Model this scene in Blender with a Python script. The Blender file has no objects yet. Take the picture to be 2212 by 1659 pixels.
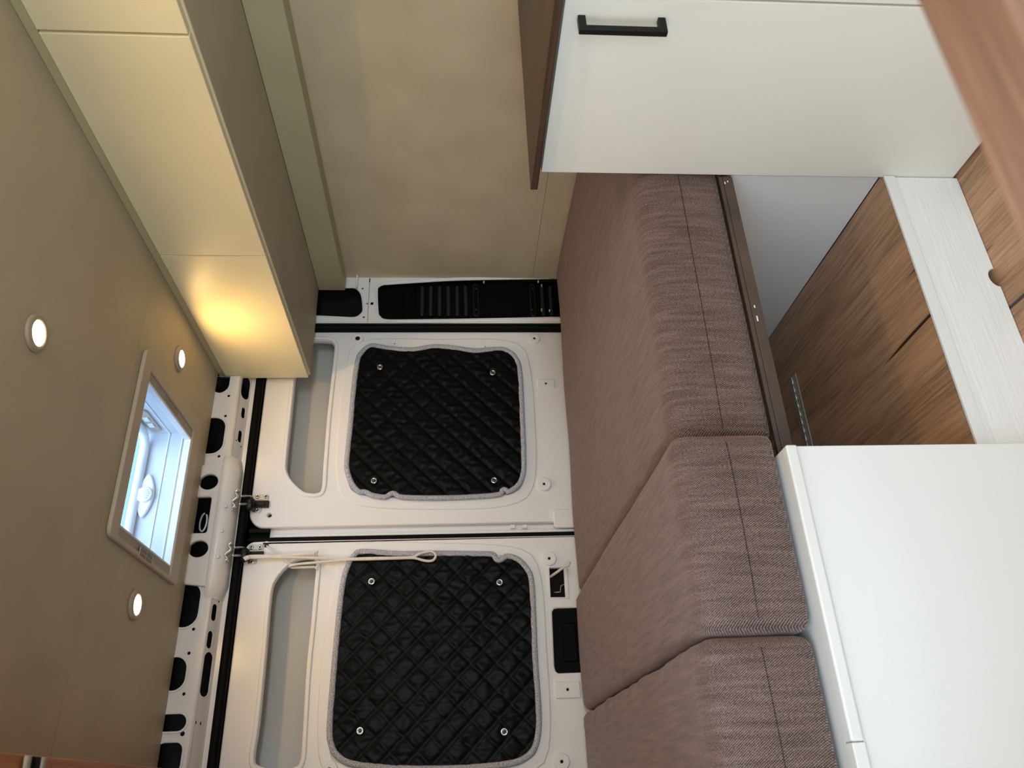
import bpy, bmesh, math, random
from mathutils import Vector, Matrix, noise
random.seed(7)
C = bpy.context.scene.collection
S = bpy.context.scene

# ------------------------------------------------------------------ camera
H = 1.1                       # camera height above the van floor (z = 0)
FPX, YAW, PITCH, ROLL = 1679.67, 0.486246, -0.0766336, -0.005692
_cy, _sy, _cp, _sp = math.cos(YAW), math.sin(YAW), math.cos(PITCH), math.sin(PITCH)
FW = Vector((_sy*_cp, _cy*_cp, _sp)); _r = Vector((_cy, -_sy, 0)); _u = _r.cross(FW)
RT = _r*math.cos(ROLL) + _u*math.sin(ROLL); UP = _u*math.cos(ROLL) - _r*math.sin(ROLL)
cam_d = bpy.data.cameras.new('camera'); cam = bpy.data.objects.new('camera', cam_d); C.objects.link(cam)
cam_d.sensor_fit = 'HORIZONTAL'; cam_d.sensor_width = 36; cam_d.lens = FPX*36/2212
cam_d.clip_start = 0.02
cx, cyv, cz = -UP, RT, -FW     # the phone was held upright and the picture lies on its side
M = Matrix((( cx.x, cyv.x, cz.x, 0), (cx.y, cyv.y, cz.y, 0), (cx.z, cyv.z, cz.z, H), (0, 0, 0, 1)))
cam.matrix_world = M
cam_d.dof.use_dof = True; cam_d.dof.focus_distance = 1.85; cam_d.dof.aperture_fstop = 6.2
S.camera = cam

# ------------------------------------------------------------------ world and daylight
w = bpy.data.worlds.new('world'); S.world = w; w.use_nodes = True
bg = w.node_tree.nodes['Background']; bg.inputs[0].default_value = (0.52, 0.72, 1.0, 1); bg.inputs[1].default_value = 1.7
def area(name, loc, rot, sx, sy, energy, col):
    l = bpy.data.lights.new(name, 'AREA'); l.shape = 'RECTANGLE'; l.size = sx; l.size_y = sy; l.energy = energy; l.color = col
    o = bpy.data.objects.new(name, l); o.location = loc; o.rotation_euler = rot; C.objects.link(o); return o
# hazy sun over the roof, shining into the roof light
sun_d = bpy.data.lights.new('sun', 'SUN'); sun_d.energy = 6.0; sun_d.angle = math.radians(75); sun_d.color = (0.96, 0.98, 1.0)
sun = bpy.data.objects.new('sun', sun_d); C.objects.link(sun)
sun.rotation_euler = Vector((0.18, 0.80, -0.56)).to_track_quat('-Z', 'Y').to_euler()
# daylight falling in by the window of the sliding door beside the camera
area('daylight_door_window', (-0.19, 0.38, 0.74), (0, -math.pi/2+0.5, 0), 0.9, 1.2, 15.5, (0.80, 0.98, 1.16))
# daylight by the side window of the cab and by the windscreen
area('daylight_cab_side', (-0.19, -0.90, 1.0), (0, -math.pi/2, 0), 1.2, 1.2, 16, (0.83, 0.98, 1.13))
area('daylight_windscreen', (0.9, -2.9, 1.35), (math.pi/2-0.45, 0, 0), 1.5, 0.7, 55, (0.81, 0.98, 1.13))
S.view_settings.view_transform = 'Standard'; S.view_settings.look = 'None'; S.view_settings.gamma = 1
S.view_settings.use_curve_mapping = False
S.view_settings.exposure = 0.13
S.cycles.max_bounces = 10; S.cycles.diffuse_bounces = 6

# ------------------------------------------------------------------ measuring helper
def at(x, y, X=None, Y=None, Z=None):
    "photo pixel -> point on the plane X=, Y= or Z= (metres)"
    d = FW*FPX + RT*(829.5 - y) - UP*(x - 1106)
    t = X/d.x if X is not None else (Y/d.y if Y is not None else (Z-H)/d.z)
    p = d*t; p.z += H
    return p
def pz(pts, Y):
    r = []
    for a, b in pts:
        p = at(a, b, Y=Y); r.append((p.x, p.z))
    return r

# ------------------------------------------------------------------ materials
def mat(name, col, rough=0.5, metal=0.0, spec=0.5, **k):
    m = bpy.data.materials.new(name); m.use_nodes = True
    b = m.node_tree.nodes['Principled BSDF']
    b.inputs['Base Color'].default_value = (*col, 1); b.inputs['Roughness'].default_value = rough
    b.inputs['Metallic'].default_value = metal; b.inputs['Specular IOR Level'].default_value = spec
    for kk, v in k.items(): b.inputs[kk.replace('_', ' ')].default_value = v
    return m
def N(m, t, **k):
    n = m.node_tree.nodes.new(t)
    for kk, v in k.items():
        if kk in n.inputs: n.inputs[kk].default_value = v
        else: setattr(n, kk, v)
    return n
def L(m, a, b): m.node_tree.links.new(a, b)
def BS(m): return m.node_tree.nodes['Principled BSDF']
def ramp(m, stops):
    n = N(m, 'ShaderNodeValToRGB'); e = n.color_ramp.elements
    while len(e) < len(stops): e.new(0.5)
    for el, (p, c) in zip(e, stops): el.position = p; el.color = (*c, 1)
    return n
def coords(m, scale):
    t = N(m, 'ShaderNodeTexCoord'); mp = N(m, 'ShaderNodeMapping'); mp.inputs['Scale'].default_value = scale
    L(m, t.outputs['Object'], mp.inputs['Vector']); return mp.outputs['Vector']
def blotchy(name, c1, c2, rough, scale=6, bump=0.0, bscale=200, spec=0.4, detail=4):
    m = mat(name, c1, rough, spec=spec)
    v = coords(m, (1, 1, 1)); n = N(m, 'ShaderNodeTexNoise', Scale=scale, Detail=detail); L(m, v, n.inputs['Vector'])
    r = ramp(m, [(0.3, c1), (0.7, c2)]); L(m, n.outputs['Fac'], r.inputs['Fac']); L(m, r.outputs['Color'], BS(m).inputs['Base Color'])
    if bump:
        n2 = N(m, 'ShaderNodeTexNoise', Scale=bscale, Detail=3); L(m, v, n2.inputs['Vector'])
        b = N(m, 'ShaderNodeBump', Strength=bump, Distance=0.002); L(m, n2.outputs['Fac'], b.inputs['Height']); L(m, b.outputs['Normal'], BS(m).inputs['Normal'])
    return m
def wood(name, stops, axis=1, rough=0.5, fine=160, coarse=9, cracks=0.0, spec=0.4, bump=0.15, bdist=0.001):
    m = mat(name, stops[0][1], rough, spec=spec)
    sc = [coarse]*3; sc[axis] = coarse*0.09
    sf = [fine]*3; sf[axis] = fine*0.035
    v = coords(m, sc); n = N(m, 'ShaderNodeTexNoise', Scale=1, Detail=5, Roughness=0.6, Distortion=1.2); L(m, v, n.inputs['Vector'])
    v2 = coords(m, sf); n2 = N(m, 'ShaderNodeTexNoise', Scale=1, Detail=3, Roughness=0.7); L(m, v2, n2.inputs['Vector'])
    mx = N(m, 'ShaderNodeMix', data_type='FLOAT'); mx.inputs[0].default_value = 0.5
    L(m, n.outputs['Fac'], mx.inputs[2]); L(m, n2.outputs['Fac'], mx.inputs[3])
    r = ramp(m, stops); L(m, mx.outputs[0], r.inputs['Fac']); col = r.outputs['Color']
    if cracks:
        sk = [34]*3; sk[axis] = 1.1
        v3 = coords(m, sk); n3 = N(m, 'ShaderNodeTexNoise', Scale=1, Detail=2, Roughness=0.5, Distortion=0.6); L(m, v3, n3.inputs['Vector'])
        r3 = ramp(m, [(0.29, (1, 1, 1)), (0.315, (0, 0, 0))]); L(m, n3.outputs['Fac'], r3.inputs['Fac'])
        mc = N(m, 'ShaderNodeMix', data_type='RGBA'); L(m, r3.outputs['Color'], mc.inputs[0]); L(m, col, mc.inputs[6]); mc.inputs[7].default_value = (0.035, 0.018, 0.010, 1)
        col = mc.outputs[2]
    L(m, col, BS(m).inputs['Base Color'])
    b = N(m, 'ShaderNodeBump', Strength=bump, Distance=bdist); L(m, n2.outputs['Fac'], b.inputs['Height']); L(m, b.outputs['Normal'], BS(m).inputs['Normal'])
    return m
def fabric(name, dark, mid, light):
    m = mat(name, mid, 0.85, spec=0.2)
    BS(m).inputs['Sheen Weight'].default_value = 0.28; BS(m).inputs['Sheen Tint'].default_value = (1.0, 0.79, 0.72, 1); BS(m).inputs['Sheen Roughness'].default_value = 0.5
    t = N(m, 'ShaderNodeTexCoord'); s = N(m, 'ShaderNodeSeparateXYZ'); L(m, t.outputs['Object'], s.inputs[0])
    ad = N(m, 'ShaderNodeMath', operation='ADD'); L(m, s.outputs['Y'], ad.inputs[0]); L(m, s.outputs['Z'], ad.inputs[1])
    cb = N(m, 'ShaderNodeCombineXYZ'); L(m, s.outputs['X'], cb.inputs[0]); L(m, ad.outputs[0], cb.inputs[1])
    mp0 = N(m, 'ShaderNodeMapping'); mp0.inputs['Rotation'].default_value = (0, 0, -0.62); L(m, cb.outputs[0], mp0.inputs['Vector'])
    w1 = N(m, 'ShaderNodeTexWave', Scale=112, Distortion=1.6, Detail=2); w1.inputs['Detail Scale'].default_value = 0.4; L(m, mp0.outputs[0], w1.inputs['Vector'])
    mp = N(m, 'ShaderNodeMapping'); mp.inputs['Rotation'].default_value = (0, 0, 0.9); L(m, cb.outputs[0], mp.inputs['Vector'])
    w2 = N(m, 'ShaderNodeTexWave', Scale=120, Distortion=1.6, Detail=2); L(m, mp.outputs[0], w2.inputs['Vector'])
    mp2 = N(m, 'ShaderNodeMapping'); mp2.inputs['Scale'].default_value = (520, 240, 1); L(m, cb.outputs[0], mp2.inputs['Vector'])
    n = N(m, 'ShaderNodeTexNoise', Scale=1, Detail=3); L(m, mp2.outputs[0], n.inputs['Vector'])
    mp3 = N(m, 'ShaderNodeMapping'); mp3.inputs['Scale'].default_value = (110, 9, 1); L(m, cb.outputs[0], mp3.inputs['Vector'])
    n4 = N(m, 'ShaderNodeTexNoise', Scale=1, Detail=2); L(m, mp3.outputs[0], n4.inputs['Vector'])
    mu = N(m, 'ShaderNodeMath', operation='MULTIPLY'); L(m, w1.outputs['Fac'], mu.inputs[0]); L(m, w2.outputs['Fac'], mu.inputs[1])
    mx = N(m, 'ShaderNodeMix', data_type='FLOAT'); mx.inputs[0].default_value = 0.5; L(m, mu.outputs[0], mx.inputs[2]); L(m, n.outputs['Fac'], mx.inputs[3])
    mx2 = N(m, 'ShaderNodeMix', data_type='FLOAT'); mx2.inputs[0].default_value = 0.22; L(m, mx.outputs[0], mx2.inputs[2]); L(m, n4.outputs['Fac'], mx2.inputs[3])
    r = ramp(m, [(0.28, dark), (0.42, mid), (0.58, light)]); L(m, mx2.outputs[0], r.inputs['Fac']); L(m, r.outputs['Color'], BS(m).inputs['Base Color'])
    b = N(m, 'ShaderNodeBump', Strength=0.35, Distance=0.0012); L(m, mx2.outputs[0], b.inputs['Height']); L(m, b.outputs['Normal'], BS(m).inputs['Normal'])
    return m
def glow(name, col, strength):
    m = bpy.data.materials.new(name); m.use_nodes = True
    b = BS(m); b.inputs['Base Color'].default_value = (1, 1, 1, 1); b.inputs['Emission Color'].default_value = (*col, 1); b.inputs['Emission Strength'].default_value = strength
    return m

LIN = blotchy('beige_lining', (0.45, 0.40, 0.285), (0.51, 0.46, 0.33), 0.55, 5, 0.10, 60)
WALL = blotchy('beige_wall_board', (0.56, 0.48, 0.325), (0.645, 0.555, 0.385), 0.55, 7, 0.10, 40)
TRIMM = blotchy('painted_trim', (0.475, 0.445, 0.265), (0.505, 0.475, 0.29), 0.5, 4)
CABW = blotchy('cabinet_cream_white', (0.83, 0.755, 0.495), (0.86, 0.79, 0.525), 0.42, 4, 0.05, 90)
KITW = blotchy('cabinet_white', (0.77, 0.77, 0.70), (0.79, 0.79, 0.72), 0.4, 3)
BOXW = blotchy('box_white', (0.72, 0.74, 0.74), (0.74, 0.76, 0.76), 0.38, 3)
BODY = mat('van_body_paint', (0.84, 0.82, 0.80), 0.26, spec=0.5)
SKIN = mat('shaded_body_paint', (0.47, 0.46, 0.43), 0.45)  # body paint made darker for the shade inside the door slots
CAV = mat('hollow_shade', (0.012, 0.012, 0.011), 0.9, spec=0.1)  # near-black colour stands in for the shade of unlit hollows and holes
RUB = mat('black_rubber', (0.0022, 0.0022, 0.0022), 0.6, spec=0.10)
PLA = mat('black_plastic', (0.0018, 0.0018, 0.0018), 0.5, spec=0.07)
PLG = mat('dark_rib_plastic', (0.016, 0.016, 0.016), 0.38, spec=0.3)
STEEL = mat('zinc_steel', (0.62, 0.60, 0.52), 0.3, 0.9)
CHROME = mat('nickel', (0.75, 0.74, 0.72), 0.18, 1.0)
BLKM = mat('black_metal', (0.005, 0.005, 0.005), 0.35, spec=0.35)
HANDLE = mat('matt_black_handle', (0.005, 0.006, 0.006), 0.45, spec=0.22)
NYL = blotchy('black_nylon', (0.0028, 0.0028, 0.0028), (0.0042, 0.004, 0.004), 0.36, 30, spec=0.075)
CUP = mat('suction_cup_dark', (0.05, 0.05, 0.045), 0.15)
OAK = wood('oak_laminate', [(0.30, (0.13, 0.066, 0.034)), (0.44, (0.29, 0.165, 0.092)), (0.55, (0.43, 0.255, 0.145)), (0.70, (0.56, 0.355, 0.21))], 1, 0.42, 150, 8, 1.0)
WALNUT = wood('walnut_counter', [(0.3, (0.022, 0.010, 0.005)), (0.5, (0.052, 0.026, 0.013)), (0.7, (0.095, 0.052, 0.028))], 1, 0.4, 140, 10)
REDW = wood('reddish_wood', [(0.3, (0.12, 0.058, 0.038)), (0.5, (0.24, 0.125, 0.085)), (0.7, (0.46, 0.26, 0.17))], 0, 0.5, 60, 34, bump=0.05)
LCAB = wood('warm_wood_cabinet', [(0.3, (0.22, 0.085, 0.028)), (0.5, (0.38, 0.16, 0.06)), (0.7, (0.48, 0.22, 0.09))], 1, 0.5, 120, 8)
PAINTW = wood('painted_board', [(0.3, (0.77, 0.78, 0.775)), (0.7, (0.82, 0.83, 0.825))], 0, 0.36, 85, 9, bump=0.8, bdist=0.0025)
RUST = blotchy('dark_steel_rail', (0.045, 0.038, 0.034), (0.095, 0.06, 0.042), 0.6, 9, 0.1, 120)
FAB = fabric('brown_tweed', (0.022, 0.012, 0.0115), (0.128, 0.082, 0.073), (0.40, 0.30, 0.28))
HINGE = mat('hinge_steel', (0.55, 0.52, 0.47), 0.4, 0.6)
SEAMF = mat('dark_stitching', (0.022, 0.016, 0.016), 0.9)
BIND = blotchy('grey_binding_tape', (0.22, 0.22, 0.25), (0.62, 0.62, 0.67), 0.7, 260, 0.3, 500)
ROPE = blotchy('cotton_rope', (0.76, 0.68, 0.58), (0.85, 0.78, 0.69), 0.85, 90)
ZIP = mat('milky_nylon', (0.62, 0.60, 0.56), 0.35)
SKYW = mat('skylight_white', (0.86, 0.87, 0.88), 0.4)
SHAFT = mat('shaft_plastic', (0.66, 0.68, 0.72), 0.4)
FRAME = mat('skylight_frame_cream', (0.50, 0.43, 0.33), 0.45)
CASS = mat('blind_cassette', (0.36, 0.33, 0.28), 0.5)
GLASS = bpy.data.materials.new('dome_acrylic'); GLASS.use_nodes = True
_t = N(GLASS, 'ShaderNodeBsdfTransparent'); _t.inputs[0].default_value = (0.50, 0.68, 0.88, 1)
_g = N(GLASS, 'ShaderNodeBsdfGlossy'); _g.inputs['Roughness'].default_value = 0.03
_m = N(GLASS, 'ShaderNodeMixShader'); _m.inputs[0].default_value = 0.05
L(GLASS, _t.outputs[0], _m.inputs[1]); L(GLASS, _g.outputs[0], _m.inputs[2])
L(GLASS, _m.outputs[0], GLASS.node_tree.nodes['Material Output'].inputs['Surface'])
LENS = glow('lamp_lens', (1.0, 0.86, 0.62), 14)
RIM = mat('lamp_rim', (0.40, 0.33, 0.25), 0.4)
GREY = mat('grey_green_panel', (0.26, 0.25, 0.19), 0.6)
GREENEDGE = mat('carcass_edge', (0.16, 0.17, 0.14), 0.6)
STRAPW = mat('pale_webbing', (0.42, 0.40, 0.37), 0.8)
STICK = mat('sticker_pale', (0.56, 0.52, 0.45), 0.6)
STICKD = mat('sticker_print', (0.22, 0.20, 0.18), 0.6)
TILEF = OAK

# ------------------------------------------------------------------ mesh helpers
def link(o, parent=None):
    C.objects.link(o)
    if parent:
        o.parent = parent
        o.matrix_parent_inverse = Matrix.Translation(parent.location).inverted()
    return o
def mesh_obj(name, verts, faces, m, parent=None, smooth=False):
    me = bpy.data.meshes.new(name); me.from_pydata([tuple(v) for v in verts], [], faces); me.update()
    bm = bmesh.new(); bm.from_mesh(me); bmesh.ops.recalc_face_normals(bm, faces=bm.faces); bm.to_mesh(me); bm.free()
    if smooth: me.polygons.foreach_set('use_smooth', [True]*len(me.polygons))
    me.materials.append(m)
    return link(bpy.data.objects.new(name, me), parent)
def box(name, lo, hi, m, parent=None, bev=0.0015, seg=2):
    bm = bmesh.new(); bmesh.ops.create_cube(bm, size=1)
    for v in bm.verts:
        for i in range(3): v.co[i] = lo[i] if v.co[i] < 0 else hi[i]
    if bev: bmesh.ops.bevel(bm, geom=bm.edges[:], offset=bev, segments=seg, affect='EDGES', profile=0.5)
    me = bpy.data.meshes.new(name); bm.to_mesh(me); bm.free(); me.materials.append(m)
    return link(bpy.data.objects.new(name, me), parent)
def smooth_loop(p, n=5, closed=True):
    out = []; k = len(p); D = len(p[0])
    for i in range(k if closed else k-1):
        g = (lambda j: p[j % k]) if closed else (lambda j: p[min(max(j, 0), k-1)])
        a, b, c, d = g(i-1), g(i), g(i+1), g(i+2)
        for s in range(n):
            t = s/n
            out.append(tuple(0.5*((2*b[q]) + (c[q]-a[q])*t + (2*a[q]-5*b[q]+4*c[q]-d[q])*t*t + (3*b[q]-a[q]-3*c[q]+d[q])*t**3) for q in range(D)))
    if not closed: out.append(tuple(p[-1]))
    return out
def rrect(x0, x1, z0, z1, r, n=6):
    out = []
    for (cx_, cz_, a) in ((x1-r, z1-r, 0), (x0+r, z1-r, 90), (x0+r, z0+r, 180), (x1-r, z0+r, 270)):
        for i in range(n+1):
            t = math.radians(a + 90*i/n); out.append((cx_ + r*math.cos(t), cz_ + r*math.sin(t)))
    return out
def circ(x, z, rx, rz=None, n=24):
    rz = rz or rx
    return [(x + rx*math.cos(2*math.pi*i/n), z + rz*math.sin(2*math.pi*i/n)) for i in range(n)]
def offset_loop(p, d):
    k = len(p); ar = sum(p[i][0]*p[(i+1) % k][1] - p[(i+1) % k][0]*p[i][1] for i in range(k)); s = 1 if ar > 0 else -1
    out = []
    for i in range(k):
        a, b = p[i-1], p[(i+1) % k]; tx, tz = b[0]-a[0], b[1]-a[1]; l = math.hypot(tx, tz) or 1
        out.append((p[i][0] + s*d*tz/l, p[i][1] - s*d*tx/l))
    return out
def plate(name, outer, holes, O, U, V, Nn, thick, m, parent=None, bev=0.0):
    "flat sheet with holes: 2D loops in the frame (U,V) at O, its front face at O, thickness along -Nn, rounded edges"
    cu = bpy.data.curves.new(name, 'CURVE'); cu.dimensions = '2D'; cu.fill_mode = 'BOTH'
    cu.extrude = max(thick/2 - bev, 0.0); cu.bevel_depth = bev; cu.bevel_resolution = 1
    if bev: cu.offset = -bev
    for lp in [outer] + list(holes):
        sp = cu.splines.new('POLY'); sp.points.add(len(lp)-1); sp.use_cyclic_u = True
        for q, (a, b) in zip(sp.points, lp): q.co = (a, b, 0, 1)
    ob = bpy.data.objects.new(name, cu); me = bpy.data.meshes.new_from_object(ob)
    bpy.data.objects.remove(ob); bpy.data.curves.remove(cu)
    O, U, V, Nn = Vector(O), Vector(U), Vector(V), Vector(Nn)
    for v in me.vertices: v.co = O + U*v.co.x + V*v.co.y + Nn*(v.co.z - thick/2)
    bm = bmesh.new(); bm.from_mesh(me); bmesh.ops.remove_doubles(bm, verts=bm.verts, dist=1e-6); bmesh.ops.recalc_face_normals(bm, faces=bm.faces); bm.to_mesh(me); bm.free()
    me.name = name; me.materials.clear(); me.materials.append(m)
    return link(bpy.data.objects.new(name, me), parent)
def plate_y(name, outer, holes, y, thick, m, parent=None, bev=0.0):
    return plate(name, outer, holes, (0, y, 0), (1, 0, 0), (0, 0, 1), (0, -1, 0), thick, m, parent, bev)
def plate_z(name, outer, holes, z, thick, m, parent=None, bev=0.0):   # front face looks down
    return plate(name, outer, holes, (0, 0, z), (1, 0, 0), (0, 1, 0), (0, 0, -1), thick, m, parent, bev)
def plate_x(name, outer, holes, x, thick, m, parent=None, bev=0.0):   # loops are (y, z), faces -x
    return plate(name, outer, holes, (x, 0, 0), (0, 1, 0), (0, 0, 1), (-1, 0, 0), thick, m, parent, bev)
def tube(name, pts, r, m, parent=None, n=8, closed=False, rb=None, flat=None):
    "tube along 3D points; flat = (axis vector, scale) squashes the section along that axis"
    P = [Vector(p) for p in pts]; k = len(P); V = []; F = []; up = Vector((0, 0, 1)); prev = None
    for i in range(k):
        a = P[i-1] if (i or closed) else P[0]; b = P[(i+1) % k] if (i < k-1 or closed) else P[-1]
        t = (b-a).normalized()
        if prev is None: s = t.cross(up) if abs(t.z) < 0.9 else t.cross(Vector((0, 1, 0)))
        else: s = prev - t*prev.dot(t)
        s.normalize(); prev = s; q = t.cross(s)
        rr = r(i/(k-1)) if callable(r) else r
        for j in range(n):
            an = 2*math.pi*j/n; d = s*math.cos(an)*rr + q*math.sin(an)*rr
            if flat: ax = Vector(flat[0]); d -= ax*d.dot(ax)*(1-flat[1])
            V.append(P[i] + d)
    for i in range(k if closed else k-1):
        i2 = (i+1) % k
        for j in range(n): F.append((i*n+j, i*n+(j+1) % n, i2*n+(j+1) % n, i2*n+j))
    if not closed: F.append(tuple(range(n-1, -1, -1))); F.append(tuple((k-1)*n+j for j in range(n)))
    return mesh_obj(name, V, F, m, parent, True)
def lathe(name, prof, O, axis, m, parent=None, n=24):
    "profile [(radius, height along axis)]"
    A = Vector(axis).normalized(); s = A.orthogonal().normalized(); q = A.cross(s); V = []; F = []; O = Vector(O)
    for r, h in prof:
        for j in range(n):
            an = 2*math.pi*j/n; V.append(O + A*h + (s*math.cos(an) + q*math.sin(an))*max(r, 1e-5))
    for i in range(len(prof)-1):
        for j in range(n): F.append((i*n+j, i*n+(j+1) % n, (i+1)*n+(j+1) % n, (i+1)*n+j))
    F.append(tuple(range(n))); F.append(tuple((len(prof)-1)*n+j for j in range(n)))
    o = mesh_obj(name, V, F, m, parent)
    o.data.polygons.foreach_set('use_smooth', [len(p.vertices) == 4 for p in o.data.polygons]); 
    return o
def empty(name, loc): o = bpy.data.objects.new(name, None); o.location = loc; o.empty_display_size = 0.05; C.objects.link(o); return o
def tag(o, label=None, cat=None, group=None, kind=None):
    if label: o['label'] = label
    if cat: o['category'] = cat
    if group: o['group'] = group
    if kind: o['kind'] = kind
    return o
def thing(name, loc, label, cat, group=None): return tag(empty(name, loc), label, cat, group)
def struct(o, label=None, cat=None): return tag(o, label, cat, kind='structure')

# ------------------------------------------------------------------ room shell
XL, XR, YR = -0.217, 1.757, 2.45
ZC = H + 0.803
fl = struct(box('floor', (XL, -3.0, -0.03), (XR, 2.45, 0), OAK, bev=0), 'oak laminate floor at the foot of the white step', 'floor')

# ceiling: two lining boards meeting at a thin joint, cut out for the roof light
SX0, SX1, SY0, SY1 = 0.605, 1.0, 1.855, 2.236        # roof light opening
ceil = struct(empty('ceiling', (0.77, 0.4, ZC)), 'beige lined van ceiling with round lamps', 'ceiling')
YJ = 1.775
plate_z('ceiling_panel', [(XL, YJ+0.0004), (XR, YJ+0.0004), (XR, 2.4062), (XL, 2.4062)], [rrect(SX0-0.012, SX1+0.012, SY0-0.012, SY1+0.012, 0.01)], ZC, 0.02, LIN, ceil, 0.0008)
plate_z('ceiling_panel', [(XL, -3.0), (XR, -3.0), (XR, YJ-0.0004), (XL, YJ-0.0004)], [], ZC, 0.02, LIN, ceil, 0.0008)

wr = struct(empty('wall_right', (XR, 1, 0)), 'beige lined side wall above the walnut counter', 'wall')
box('upper_board', (XR, -3.0, H-0.3105), (XR+0.02, 2.452, ZC+0.03), WALL, wr, 0)
box('lower_board', (XR+0.0004, -3.0, 0), (XR+0.02, 2.452, H-0.3118), WALL, wr, 0.0008)

wl = struct(empty('wall_left', (XL, 1, 0)), 'lined side wall behind the wooden locker', 'wall')
plate_x('wall_board', [(-3.0, 0), (2.45, 0), (2.45, ZC+0.02), (-3.0, ZC+0.02)], [], XL-0.021, 0.02, WALL, wl)
wf = struct(empty('wall_front', (0.77, -3.0, 0)), 'unseen wall closing the front of the cab, added for the light', 'wall')  # out of view, added to control the light from the front
plate_y('added_front_board', [(XL, 0), (XR, 0), (XR, ZC+0.02), (XL, ZC+0.02)], [], -3.0, 0.02, WALL, wf)

# trim board along the wall below the overhead cupboard
struct(box('trim_1', (1.69, -0.3, H+0.397), (1.7562, 2.440, H+0.494), TRIMM, bev=0.002), 'pale painted trim board along the wall under the cupboard', 'trim')

# ------------------------------------------------------------------ rear body frame
wre = struct(empty('wall_rear', (0.77, 2.45, 0)), 'white painted steel rear frame around the doors', 'wall')
YH = 2.407                                    # face of the header
def hole_px(x0, x1, y0, y1, rr, Y=YH):
    c = at((x0+x1)/2, (y0+y1)/2, Y=Y); a = at((x0+x1)/2, y0, Y=Y); b = at((x0+x1)/2, y1, Y=Y); t = at(x0, (y0+y1)/2, Y=Y); d = at(x1, (y0+y1)/2, Y=Y)
    X0, X1, Z0, Z1 = b.x, a.x, d.z, t.z
    return rrect(X0, X1, Z0, Z1, min(rr, (X1-X0)/2-1e-4, (Z1-Z0)/2-1e-4))
_p = at(468, 849, Y=YH); _q = at(496, 825, Y=YH); _r0 = 0.033
first = [(1.3086, _q.z), (1.3086, H+0.818)] + [(_p.x+_r0 - _r0*math.sin(t), H+0.818-_r0 + _r0*math.cos(t)) for t in [i*math.pi/14 for i in range(8)]] + [(_p.x+_r0 - _r0*math.cos(t), _q.z+_r0 - _r0*math.sin(t)) for t in [i*math.pi/14 for i in range(8)]]
ovals = [first, hole_px(424, 484, 903, 980, 0.036), hole_px(372, 430, 1260, 1355, 0.038),
         hole_px(350, 401, 1420, 1492, 0.034), hole_px(340, 402, 1543, 1580, 0.026), hole_px(335, 391, 1605, 1672, 0.02)]
dots = []
for (x, y, r) in ((494, 855, 3), (487, 898.5, 3), (472.7, 985.5, 3), (431, 1247, 3), (418, 1359, 3), (408, 1411, 3), (397, 1499, 3), (394, 1585, 4)):
    p = at(x, y, Y=YH); dots.append(circ(p.x, p.z, r*0.0016, n=12))
HUMP = (0.585, 0.985)
plate_y('header_face', [(XL, H+0.728), (1.309, H+0.728), (1.309, H+0.83), (XL, H+0.83)], ovals + dots + [[(HUMP[0]+0.02, H+0.736), (HUMP[1]-0.02, H+0.736), (HUMP[1]-0.02, H+0.82), (HUMP[0]+0.02, H+0.82)]], YH, 0.003, BODY, wre)
for o_ in ovals:
    if o_ is not first: plate_y('pressed_lip', offset_loop(o_, 0.0065), [o_], YH-0.003, 0.006, BODY, wre, 0.002)
# rounded nose between the face and the sloping band
tube('header_bend', [(XL, YH+0.0082, H+0.729), (1.309, YH+0.0082, H+0.729)], 0.008, BODY, wre, 16)
a0 = Vector((0, YH+0.006, H+0.7225)); a1 = Vector((0, 2.463, H+0.7005)); Vb = (a1-a0); bl = Vb.length; Vb.normalize()
Nb = Vector((1, 0, 0)).cross(Vb); Nb = Nb if Nb.y < 0 else -Nb
slots = []
for (x, y, hx, hy) in ((530, 838, 6, 26), (525, 891, 2.6, 12), (518, 942, 2.6, 13), (509, 1008, 2.6, 13), (464, 1324, 3, 15), (455, 1383, 3, 15), (441, 1457, 5, 37), (463, 1294.5, 1, 2.2), (472, 1298.5, 1, 2.2), (425, 1562, 1, 3), (434, 1563, 1, 3), (512.7, 954, 1, 2.2), (519, 961, 1, 2.2)):
    p = at(x, y, Y=YH+0.030); s = (H+0.7225 - p.z)/(0.022)*bl
    s = min(max(s, hx*0.004+0.002), bl-hx*0.004-0.002)
    rx, rz = hy*0.00165, hx*0.0036
    slots.append(rrect(p.x-rx, p.x+rx, s-rz, s+rz, min(rx, rz)*0.96))
plate('header_band', [(XL, 0), (1.55, 0), (1.55, bl), (XL, bl)], slots, a0, (1, 0, 0), Vb, Nb, 0.002, BODY, wre)
box('header_flange', (XL, 2.461, H+0.676), (XR, 2.467, H+0.7015), BODY, wre, 0.001)
# dark hollow behind the header
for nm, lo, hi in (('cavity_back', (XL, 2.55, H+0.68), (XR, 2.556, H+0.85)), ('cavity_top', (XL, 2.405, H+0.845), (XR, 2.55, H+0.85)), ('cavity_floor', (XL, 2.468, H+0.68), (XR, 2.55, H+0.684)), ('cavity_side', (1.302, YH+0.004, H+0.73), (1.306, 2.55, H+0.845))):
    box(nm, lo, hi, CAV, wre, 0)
box('rebate_shadow', (-0.06, 2.556, 0.05), (1.60, 2.562, H+0.70), RUB, wre, 0)  # black sheet added behind the doors to stop light leaking through gaps
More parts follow.
